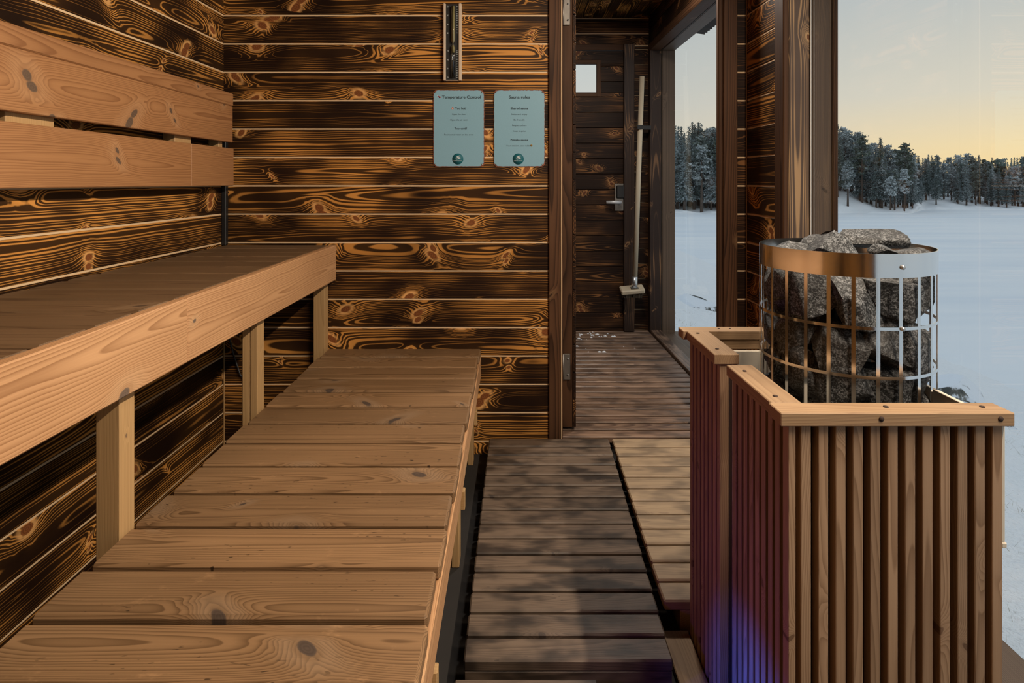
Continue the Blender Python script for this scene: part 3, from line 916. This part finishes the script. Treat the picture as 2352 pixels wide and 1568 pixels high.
def sign(label, x, z, seed, lines, icons):
    s = empty('wall_sign', (x, YW, z), label, 'sign', 'pale blue tin signs')
    prism('plate_rim', [(x + a, z + b) for a, b in ragged(.2005, .301, .014, seed, .0009)], YW - .0022, YW, 'tile_rust', s)
    prism('plate_face', [(x + a, z + b) for a, b in ragged(.1965, .297, .019, seed + 1, .0008)], YW - .0032, YW - .0020, 'plate', s)
    for sx in (-1, 1):
        for sz in (-1, 1):
            tube('nail', [(x + sx * .0915, YW - .003, z + sz * .1415), (x + sx * .0915, YW - .0052, z + sz * .1415)], .0028, 'galv', s, 8)
    yt = YW - .0036
    for (body, cx_, base, wd, bold) in lines:
        hgt = (54 if base == 222 else 38 if bold else 30) * U
        text('heading' if bold else 'text_line', body, x + cx_ * U, z + (785 - base) * U, yt, wd * U, hgt, 'ink' if bold else 'ink_soft', s, .022 if bold else .004)
    lx, lz = x + icons['logo'] * U, z + (785 - 1361) * U
    lg = tube('logo_disc', [(lx, YW - .0031, lz), (lx, yt, lz)], 105 * U, 'teal', s, 40)
    for q, (dx_, dz_) in enumerate(((12, 52), (-6, 28), (6, 3))):
        pts = []
        for e in range(13):
            t = e / 12; pts.append(((-45 + 90 * t) + dx_, dz_ + 9 * math.sin((t - .5) * 5.2), 6 * math.sin(math.pi * t) ** .6 + .6))
        P = [(lx + a * U, lz + (b + c) * U) for a, b, c in pts] + [(lx + a * U, lz + (b - c) * U) for a, b, c in reversed(pts)]
        prism('logo_wave', P, yt - .0004, yt - .0001, 'white', lg)
    text('logo_text', 'AURORA SAUNA', lx, lz - 42 * U, yt - .0003, 168 * U, 17 * U, 'white', lg, .0)
    for kind, ix, iz in icons['marks']:
        cx_, cz_ = x + ix * U, z + (785 - iz) * U
        if kind == 'thermo':
            b_ = tube('thermometer_bulb', [(cx_ + 8 * U, YW - .0031, cz_ - 10 * U), (cx_ + 8 * U, yt, cz_ - 10 * U)], 17 * U, 'red', s, 14)
            d_ = Vector((-1, 0, .75)).normalized(); n_ = Vector((.75, 0, 1)).normalized()
            def strip(nm, a, b, hw, mt):
                p0 = Vector((cx_ + 8 * U, 0, cz_ - 10 * U))
                q_ = [p0 + d_ * a * U + n_ * hw * U, p0 + d_ * b * U + n_ * hw * U, p0 + d_ * b * U - n_ * hw * U, p0 + d_ * a * U - n_ * hw * U]
                prism(nm, [(v.x, v.z) for v in q_], yt, YW - .0031, mt, b_)
            strip('thermometer_stem', 8, 38, 8, 'red'); strip('thermometer_tube', 38, 66, 4, 'white')
        elif kind == 'flame':
            fl = [(0, 27), (9, 8), (20, 0), (21, -14), (12, -24), (-12, -24), (-21, -14), (-18, 2), (-8, 10)]
            f_ = prism('flame', [(cx_ + a * U, cz_ + b * U) for a, b in fl], yt, YW - .0031, 'orange', s)
            prism('flame_core', [(cx_ + a * U, cz_ + b * U) for a, b in ((0, 0), (9, -12), (5, -22), (-5, -22), (-9, -12))], yt - .0003, yt, 'white', f_)
        else:
            f_ = tube('smiley', [(cx_, YW - .0031, cz_), (cx_, yt, cz_)], 20 * U, 'yellow', s, 16)
            for sx in (-1, 1):
                prism('glasses', [(cx_ + (sx * 9 + a) * U, cz_ + (5 + b) * U) for a, b in ((-8, 6), (8, 6), (6, -6), (-6, -6))], yt - .0003, yt, 'ink', f_)
    return s
sign('pale blue tin sign headed Temperature Control', -.2090, 1.3105, 11,
     [('Temperature Control', 590 - 540, 222, 730, 1), ('Too hot?', 37, 425, 210, 1), ('Open the door', 5, 532, 268, 0), ('Open the air vent', 0, 638, 325, 0),
      ('Too cold?', 36, 806, 236, 1), ('Pour some water on the oven', 1, 915, 548, 0)],
     {'logo': -18, 'marks': [('thermo', -365, 190), ('flame', -115, 403)]})
sign('pale blue tin sign headed Sauna rules, beside the doorway', .0285, 1.3105, 23,
     [('Sauna rules', 3, 222, 395, 1), ('Shared sauna', 1, 426, 330, 1), ('Relax and enjoy', 0, 533, 300, 0), ('Be friendly', 0, 638, 210, 0),
      ('Respect others', 1, 743, 272, 0), ('Keep it quiet', 0, 849, 240, 0), ('Private sauna', 1, 1020, 330, 1), ('Your session, your rules', -24, 1124, 446, 0)],
     {'logo': -20, 'marks': [('cool', 228, 1108)]})

# sand timer
tx, tz0, tz1 = -.233, 1.496, 1.797
tm = empty('sand_timer', (tx, YW, tz0), 'black and pale wood sauna sand timer on the wall', 'sand timer')
board('backplate', 'ZX', tx - .026, tx + .026, YW - .010, YW, tz0 + .003, tz1 - .001, 'black', tm, .001)
for sx, wd in ((-1, .0095), (1, .0115)):
    xx = tx + sx * .0305
    board('side_rail', 'ZX', xx - wd / 2, xx + wd / 2, YW - .020, YW, tz0, tz1, 'alu', tm, .002)
board('bottom_edge', 'XZ', tx - .026, tx + .026, YW - .016, YW, tz0, tz0 + .003, 'alu', tm, .0005)
gx_, gy_ = tx + .003, YW - .018
tube('glass_tube', [(gx_, gy_, tz0 + .012), (gx_, gy_, tz0 + .014), (gx_, gy_, 1.628), (gx_, gy_, 1.6385), (gx_, gy_, 1.649), (gx_, gy_, tz1 - .012), (gx_, gy_, tz1 - .010)],
     [.004, .0083, .0083, .0018, .0083, .0083, .004], 'tube', tm, 20)
tube('sand', [(gx_, gy_, 1.641), (gx_, gy_, 1.651), (gx_, gy_, tz1 - .012)], [.0012, .0074, .0074], 'sand', tm, 16)
tube('sand', [(gx_, gy_, 1.604), (gx_, gy_, 1.626), (gx_, gy_, 1.635)], [.0072, .0070, .0012], 'sand', tm, 16)
ty = YW - .0106
def tz(v): return 1.1 - (v / 7.84 - 418) * .00172           # rows of the printed scale
for k in range(16):
    for base, sgn in ((tz(146), -1), (tz(1411), 1)):
        zz = base + sgn * k * .00690 if sgn < 0 else base + k * .00690
        wd = .0088 if k % 5 == 0 else .0058
        x1_ = tx + .0245
        if wd < .006: x1_ -= .003
        board('scale_mark', 'XZ', x1_ - wd, x1_, ty - .0002, ty, zz - .0007, zz + .0007, 'white', tm, 0)
for i, n_ in enumerate(('0', '5', '10', '15')):
    text('numeral', n_, tx - .0178, tz(1411) + i * .0345 - .0028, ty - .0001, None, .0056, 'white', tm, .0)
    text('numeral', n_, tx - .0178, tz(146) - i * .0345 - .0040, ty - .0001, None, .0056, 'white', tm, .0, math.pi)

# black corner profile and cable
cp_ = tag(board('corner_profile', 'ZX', XL + .0125, XL + .030, YB - .034, YB - .0125, ZU + .001, 1.40, 'black', None, .002),
          'black plastic corner profile above the upper bench', 'profile')
tag(tube('cable', [(-1.13, 2.385, .63), (-1.115, 2.387, .52), (-1.09, 2.388, .42), (-1.065, 2.388, .345), (-1.045, 2.388, .325)], .0035, 'black'),
    'thin black cable hanging against the wall under the upper bench', 'cable')

# broom in the porch
bY = YF - .10
bh = empty('broom', (.80, bY, .50), 'long-handled wooden deck brush hanging by the porch window', 'broom')
tube('handle', [(.812, bY - .02, .455), (.862, bY - .01, 1.80)], .0165, 'broomwood', bh, 14)
tube('socket', [(.808, bY - .022, .40), (.813, bY - .02, .475)], .0195, 'galv', bh, 14)
board('bracket', 'XY', .783, .835, bY - .045, bY - .005, .402, .406, 'galv', bh, .001)
pr = [(.715, .425), (.745, .385), (.875, .398), (.872, .428), (.80, .418)]
V = []
hd = board('head', 'XY', .718, .873, bY - .055, bY + .03, .372, .402, 'broomwood', bh, .006)
turn(hd, Matrix.Rotation(R(-5), 3, 'Y') @ Matrix.Rotation(R(16), 3, 'X') @ ROT['XY'])
V, F = [], []
rb = random.Random(3)
for i in range(260):
    bx, by = rb.uniform(-.068, .068), rb.uniform(-.036, .036)
    j = len(V); q = .0022
    V += [(bx - q, by, 0), (bx + q, by, 0), (bx + q * .6 + rb.uniform(-.004, .004), by + rb.uniform(-.003, .003), -.032), (bx - q * .6, by, -.032)]
    F.append((j, j + 1, j + 2, j + 3))
bt = link('bristles', mesh('bristles', V, F), M['bristle'], (.795, bY - .010, .370), bh)
bt['kind'] = 'stuff'
ck = empty('broom_clip', (.87, bY, 1.46), 'dark clip holding the broom handle by the window post', 'clip')
board('clip_arm', 'XZ', .868, .924, bY + .00, bY + .014, 1.448, 1.476, 'black', ck, .002)
board('clip_jaw', 'XZ', .826, .868, bY - .036, bY - .032, 1.448, 1.476, 'black', ck, .001)

# added fill light in batten shape, unseen under the window head
lb_ = empty('fill_batten', (.90, .55, 2.08), 'added warm fill light in batten shape under the window head', 'lamp')
board('housing', 'YX', .878, .926, -.35, 1.45, 2.060, 2.095, 'alu', lb_, .003)
ld = bpy.data.lights.new('fill_batten_light', 'AREA'); ld.shape = 'RECTANGLE'; ld.size = 1.75; ld.size_y = .05
ld.energy = FILL_POWER; ld.color = FILL_COLOR
lo = bpy.data.objects.new('fill_batten_light', ld); COL.objects.link(lo); lo.parent = lb_
lo.location = Vector((.895, .55, 2.052)) - WL[lb_.name]
_d = Vector((-1.0, 0, -.75)).normalized(); _x = Vector((0, 1, 0)); _z = -_d; _y = _z.cross(_x)
lo.rotation_euler = Matrix((_x, _y, _z)).transposed().to_euler()

pl_ = empty('porch_fill', (.55, 2.75, 2.20), 'added fill light shaped as a round porch ceiling lamp', 'lamp')  # added out of view to brighten the porch
tube('fill_body', [(.55, 2.75, 2.211), (.55, 2.75, 2.175)], .09, 'alu', pl_, 24)
ld = bpy.data.lights.new('porch_fill_light', 'AREA'); ld.shape = 'DISK'; ld.size = .17; ld.energy = PORCH_FILL_POWER; ld.color = (1.0, .92, .82)
lo = bpy.data.objects.new('porch_fill_light', ld); COL.objects.link(lo); lo.parent = pl_; lo.location = Vector((.55, 2.75, 2.172)) - WL[pl_.name]

# LED spot under the lower bench, off to the near side
LX, LY, LZ = -.133, .985, .300
led = empty('led_spotlight', (LX, LY, LZ), 'small blue LED spotlight under the front of the lower bench', 'lamp')
tube('housing', [(LX - .05, LY, LZ + .01), (LX - .010, LY, LZ)], .020, 'black', led, 16)
tube('lens', [(LX - .010, LY, LZ), (LX - .008, LY, LZ)], .016, 'lamp_blue', led, 16)
for nm, col_, en, ang, tgt, bl in (('blue_beam', (.0, .10, 1.0), 24, 56, (.413, 1.03, .10), 1.0), ('purple_beam', (.42, .05, 1.0), 1.3, 120, (.43, 1.16, .36), 1.0)):
    ld = bpy.data.lights.new(nm, 'SPOT'); ld.energy = en; ld.color = col_; ld.spot_size = R(ang); ld.spot_blend = bl; ld.shadow_soft_size = .012
    lo = bpy.data.objects.new(nm, ld); COL.objects.link(lo); lo.parent = led
    lo.location = (.004, 0, 0)
    d_ = Vector(tgt) - Vector((LX, LY, LZ)); lo.rotation_euler = d_.to_track_quat('-Z', 'Y').to_euler()

# ------------------------------------------------------------------ outdoors
ICE = CAMZ - 4.5
def bank(x, y):
    s = min(1.0, max(0.0, (x - 1.6) / 9.6))
    z = -.55 + (ICE + .55 - .05) * (s ** .9)
    n = mnoise.fractal(Vector((x * .5, y * .5, 3)), 1.0, 2.0, 4) * .10 * (1 - s * .75)
    n += mnoise.noise(Vector((x * 2.2 + y * .8, y * 4.5, 7))) * .045 + mnoise.noise(Vector((x * 7, y * 9, 2))) * .014
    edge = mnoise.noise(Vector((y * .12, 2.2, 0))) * 1.2
    return z + n - max(0, (x - 10.6 - edge)) * .25
NX, NY = 90, 210
V, F = [], []
for j in range(NY + 1):
    t = j / NY; yv = -4 + 64 * t ** 1.8
    for i in range(NX + 1):
        xv = -1.5 + 14.5 * (i / NX) ** 1.35
        V.append((xv, yv, bank(xv, yv)))
for j in range(NY):
    for i in range(NX):
        a = j * (NX + 1) + i; F.append((a, a + 1, a + NX + 2, a + NX + 1))
tag(link('ground_snow', mesh('ground_snow', V, F, True), M['snow'], (0, 0, 0)), 'snow-covered bank sloping down to the frozen lake', kind='structure')
V = [(-60, -60, ICE), (260, -60, ICE), (260, 260, ICE), (-60, 260, ICE)]
tag(link('frozen_lake', mesh('frozen_lake', V, [(0, 1, 2, 3)]), M['lake'], (0, 0, 0)), 'flat frozen lake under smooth snow', kind='structure')
def shore(a):
    s = 87.0 + (0 if a < .655 else min(1, (a - .655) / .02)) * 12.0
    return s + 1.5 * mnoise.noise(Vector((a * 40, 5, 0)))
def hill(x, y):
    a = x / max(y, 1)
    d = y - shore(a)
    if d < 0: return ICE - .6
    k = 1.0
    hump = 2.6 * math.exp(-((a - .535) / .055) ** 2) if a < .66 else 1.3 * math.exp(-((a - .70) / .05) ** 2)
    return ICE + .15 + hump * min(1, d / 7) + .045 * d + .35 * mnoise.noise(Vector((x * .35, y * .35, 1))) + .12 * mnoise.noise(Vector((x * 1.6, y * 1.6, 4)))
V, F = [], []
NA, ND = 260, 46
for j in range(ND + 1):
    for i in range(NA + 1):
        a = .05 + 1.15 * i / NA
        d = -.6 + 75 * (j / ND) ** 1.7
        yv = shore(a) + d
        V.append((a * yv, yv, hill(a * yv, yv)))
for j in range(ND):
    for i in range(NA):
        q = j * (NA + 1) + i; F.append((q, q + 1, q + NA + 2, q + NA + 1))
tag(link('far_shore', mesh('far_shore', V, F, True), M['snow'], (0, 0, 0)), 'snowy far shore rising under the forest', kind='structure')

def tree_mesh(seed, kind, h):
    rng = random.Random(seed)
    V, F, MI = [], [], []
    tr = h * .016 + .05
    seg = 6
    for i in range(5):
        t = i / 4
        for k in range(seg):
            a = 2 * math.pi * k / seg
            V.append((math.cos(a) * tr * (1 - .9 * t), math.sin(a) * tr * (1 - .9 * t), h * .97 * t))
    for i in range(4):
        for k in range(seg):
            F.append((i * seg + k, i * seg + (k + 1) % seg, (i + 1) * seg + (k + 1) % seg, (i + 1) * seg + k)); MI.append(1)
    def tuft(p, s):
        for _ in range(2):
            n = Vector((rng.gauss(0, .7), rng.gauss(0, .7), rng.gauss(0, .55) + .5)).normalized()
            a = n.orthogonal().normalized(); a = Matrix.Rotation(rng.uniform(0, 6.3), 3, n) @ a; b = n.cross(a)
            j = len(V)
            V.extend([p + a * s, p - a * s * .5 + b * s * .7, p - a * s * .6 - b * s * .6]); F.append((j, j + 1, j + 2)); MI.append(0)
    def limb(p0, d, L, r0):
        p1 = p0 + d * L; a = d.orthogonal().normalized() * r0; b = d.cross(a)
        j = len(V); V.extend([p0 + a, p0 - a * .5 + b, p0 - a * .5 - b, p1]); F.extend([(j, j + 1, j + 3), (j + 1, j + 2, j + 3), (j + 2, j, j + 3)]); MI.extend([1, 1, 1])
    if kind == 'spruce':
        z = h * rng.uniform(.16, .28); base = z
        while z < h * .985:
            t = (z - base) / (h - base)
            rad = h * .165 * (1 - t) ** .8 + .10
            nb = max(5, int(12 * (1 - t * .5)))
            for k in range(nb):
                a = rng.uniform(0, 6.283); L = rad * rng.uniform(.65, 1.12)
                d = Vector((math.cos(a), math.sin(a), -.28 + .5 * t))
                n = max(2, int(L / .13))
                for q in range(n):
                    u = (q + rng.random() * .8) / n
                    p = Vector((0, 0, z)) + d * L * u + Vector((0, 0, -.10 * u * u * L)) + Vector((rng.gauss(0, .05), rng.gauss(0, .05), rng.gauss(0, .05)))
                    tuft(p, .175 * (1.15 - .55 * u) * (1.15 - .65 * t))
            z += h * .026 * (1.1 - .5 * t)
    else:
        z = h * rng.uniform(.38, .5); base = z
        while z < h * 1.0:
            t = (z - base) / (h - base)
            prof = (.55 + .9 * t if t < .5 else 1.0 * (1 - (t - .5) * 1.55))
            rad = h * .135 * max(.2, prof)
            for k in range(5):
                if rng.random() < .25: continue
                a = rng.uniform(0, 6.283); L = rad * rng.uniform(.55, 1.25)
                d = Vector((math.cos(a), math.sin(a), rng.uniform(-.05, .40)))
                limb(Vector((0, 0, z)), d.normalized(), L * .9, .035)
                for q in range(17):
                    u = rng.uniform(.45, 1.1)
                    p = Vector((0, 0, z)) + d * L * u + Vector((rng.gauss(0, .20), rng.gauss(0, .20), rng.gauss(0, .11)))
                    tuft(p, .19)
            z += h * .045
        for k in range(7):
            a = rng.uniform(0, 6.283); limb(Vector((0, 0, rng.uniform(.2, .45) * h)), Vector((math.cos(a), math.sin(a), -.1)).normalized(), rng.uniform(.4, 1.3), .025)
    return V, F, MI
def make_tree(seed, kind, h, needles, parts, name, loc, label, group, rz=0):
    V, F, MI = tree_mesh(seed, kind, h)
    if not parts:
        me = mesh(name, V, F); me.materials.append(M[needles]); me.materials.append(M['bark'])
        me.polygons.foreach_set('material_index', MI)
        return me
    r = empty(name, loc, label, 'tree', group)
    r.rotation_euler = (0, 0, rz)
    for nm, mi, mt in (('foliage', 0, needles), ('trunk', 1, 'bark')):
        fs = [f for f, m_ in zip(F, MI) if m_ == mi]
        used = sorted({i for f in fs for i in f}); mp = {v: i for i, v in enumerate(used)}
        o = link(nm, mesh(nm, [V[i] for i in used], [tuple(mp[i] for i in f) for f in fs]), M[mt], loc, r)
    return r
def top_z(a):
    tab = [(.10, 285), (.262, 286), (.30, 279), (.335, 292), (.45, 290), (.534, 276), (.56, 298), (.58, 322), (.605, 318), (.63, 345),
           (.655, 352), (.70, 356), (.76, 353), (.80, 362), (.83, 356), (.90, 345), (1.3, 340)]
    for (a0_, y0_), (a1_, y1_) in zip(tab, tab[1:]):
        if a0_ <= a <= a1_: return y0_ + (y1_ - y0_) * (a - a0_) / (a1_ - a0_)
    return 350
PROTO = []
HP = 10.0
for i in range(5): PROTO.append(make_tree(40 + i, 'spruce', HP, ('needles', 'needles', 'needles_frost')[i % 3], False, 'spruce', None, None, None))
for i in range(4): PROTO.append(make_tree(60 + i, 'pine', HP, ('needles_pine', 'needles_frost')[i % 2], False, 'pine', None, None, None))
rt = random.Random(21)
FOREST = [('in the forest seen through the porch window', 'conifers behind the porch window'),
          ('in the forest along the far lake shore', 'conifers on the far shore')]
RANK = ['short front-edge', 'middle-rank', 'tall back-rank']
def plant(a, Y, sc, wide, row):
    xx = a * Y
    g = hill(xx, Y)
    top = CAMZ + (418 - top_z(a)) / 1400 * Y
    h = (top - g) * sc
    if h < 2: return
    me = PROTO[rt.randrange(5)] if rt.random() < (.75 if a < .45 else .62) else PROTO[5 + rt.randrange(4)]
    o = bpy.data.objects.new('spruce' if me.name.startswith('spruce') else 'pine', me); COL.objects.link(o)
    o.location = (xx, Y, g - .1)
    s = h / HP
    o.scale = (s * wide, s * wide, s)
    o.rotation_euler = (0, 0, rt.uniform(0, 6.28))
    lab, grp = FOREST[0 if a < .45 else 1]
    look = 'white-frosted' if me.materials[0].name.startswith('frosted') else 'dark green'
    kd = 'spruce' if me.name.startswith('spruce') else 'pine'
    rk = RANK[0 if row == 0 else 1 if row < 3 else 2]
    tag(o, f'{look} {rk} {kd} {lab}', 'tree', f'{look} {rk} {kd} {grp}')
for row, (dd, step) in enumerate(((3.5, .0125), (7, .0100), (11, .0095), (16, .0095), (22, .0100))):
    for (a0_, a1_) in ((.225, .375), (.50, .93)):
        a = a0_ + rt.uniform(0, step)
        while a < a1_:
            near_bare = row == 0 and (.48 < a < .585 or (a > .48 and rt.random() < .30))
            if not near_bare:
                sc = rt.uniform(.50, .80) if row == 0 else rt.uniform(.70, .95) if row == 1 else rt.uniform(.82, 1.03)
                plant(a, shore(a) + dd + rt.uniform(-1.5, 1.5), sc, rt.uniform(.85, 1.2), row)
            a += step * rt.uniform(.7, 1.3)
for row, dd in ((1, 6), (2, 12), (3, 19)):          # the forest goes on beside the view
    for (a0_, a1_) in ((.385, .49), (.94, 1.18)):
        a = a0_
        while a < a1_:
            plant(a, shore(a) + dd + rt.uniform(-1.5, 1.5), rt.uniform(.8, 1.0), rt.uniform(1.2, 1.6), row)
            a += .018 * rt.uniform(.8, 1.2)
# single trees that stand out
for (px, base, top, seed, kind, nd, lab) in (
        (.551, 484, 372, 81, 'pine', 'needles_frost', 'white-frosted slender pine on the lake bank nearest the window post'),
        (.533, 462, 280, 82, 'spruce', 'needles_pine', 'tallest dark pine right beside the window post'),
        (.574, 470, 310, 83, 'pine', 'needles_pine', 'tall narrow pine behind the frosted one'),
        (.604, 478, 312, 84, 'spruce', 'needles_pine', 'broad dark pine in the middle of the point'),
        (.645, 478, 330, 85, 'pine', 'needles_pine', 'lone flat-topped pine rising above the ridge at the tip of the point'),
        (.621, 487, 405, 86, 'pine', 'needles_frost', 'small frosted pine leaning at the water edge of the point')):
    Y = shore(px) + (2.2 if base > 480 else 5.0)
    g = hill(px * Y, Y)
    h = CAMZ + (418 - top) / 1400 * Y - g
    make_tree(seed, kind, h, nd, True, 'pine_tree', (px * Y, Y, g - .1), lab, None, seed)
# tree seen through the entrance door window
make_tree(91, 'pine', 6.2, 'needles_pine', True, 'pine_tree', (.12, 11.0, bank(.12, 11.0)), 'pine branch tips showing in the small entrance door window', None, 1.0)

# rocks on the bank
def boulder(loc, size, seed, lab):
    me = stone_mesh(seed, *size, sub=4, cuts=8); me.materials.clear()
    o = link('boulder', me, M['boulder'], loc, None, (0, 0, seed))
    tag(o, lab, 'boulder')
boulder((7.0, 9.7, bank(7.0, 9.7) + .04), (.42, .36, .27), 5, 'grey boulder capped with snow just behind the stove guard')
boulder((3.55, 11.6, bank(3.55, 11.6) + .0), (.34, .34, .17), 9, 'low snow-covered rock on the bank seen through the porch window')
boulder((6.64, 8.1, bank(6.64, 8.1)), (.055, .05, .05), 12, 'small dark stone poking out of the snow on the right')
# dry grass poking through the snow
V, F = [], []
rg = random.Random(8)
for c in range(150):
    cx_ = rg.uniform(1.3, 6.5); cy_ = rg.uniform(.6, 12) if c % 3 else rg.uniform(.8, 4)
    if cx_ < .55 * cy_ * .4: continue
    for b in range(rg.randint(5, 16)):
        bx, by = cx_ + rg.gauss(0, .07), cy_ + rg.gauss(0, .07); z = bank(bx, by)
        hh = rg.uniform(.02, .07); dx_, dy_ = rg.gauss(0, .05), rg.gauss(0, .05)
        j = len(V); V += [(bx - .0015, by, z - .01), (bx + .0015, by, z - .01), (bx + dx_, by + dy_, z + hh)]; F.append((j, j + 1, j + 2))
tag(link('grass_tufts', mesh('grass_tufts', V, F), M['grass'], (0, 0, 0)), 'dry grass blades poking through the snow of the bank', 'grass', kind='stuff')
# snow blown onto the porch
rp = random.Random(4)
V, F = [], []
for i in range(46):
    x_, y_ = (rp.gauss(.50, .10), rp.gauss(4.02, .05)) if i < 34 else (rp.uniform(.35, .75), rp.uniform(3.5, 3.95))
    s_ = rp.uniform(.003, .012)
    if y_ > 4.10: continue
    j = len(V)
    V += [(x_ - s_, y_ - s_, .0945), (x_ + s_, y_ - s_, .0945), (x_ + s_ * .7, y_ + s_, .0945), (x_ - s_, y_ + s_ * .6, .0945), (x_, y_, .0945 + s_ * .5)]
    F += [(j, j + 1, j + 4), (j + 1, j + 2, j + 4), (j + 2, j + 3, j + 4), (j + 3, j, j + 4)]
tag(link('snow_crumbs', mesh('snow_crumbs', V, F), M['snowlump'], (0, 0, 0)), 'crumbs of snow trodden onto the porch floor by the entrance door', 'snow', kind='stuff')
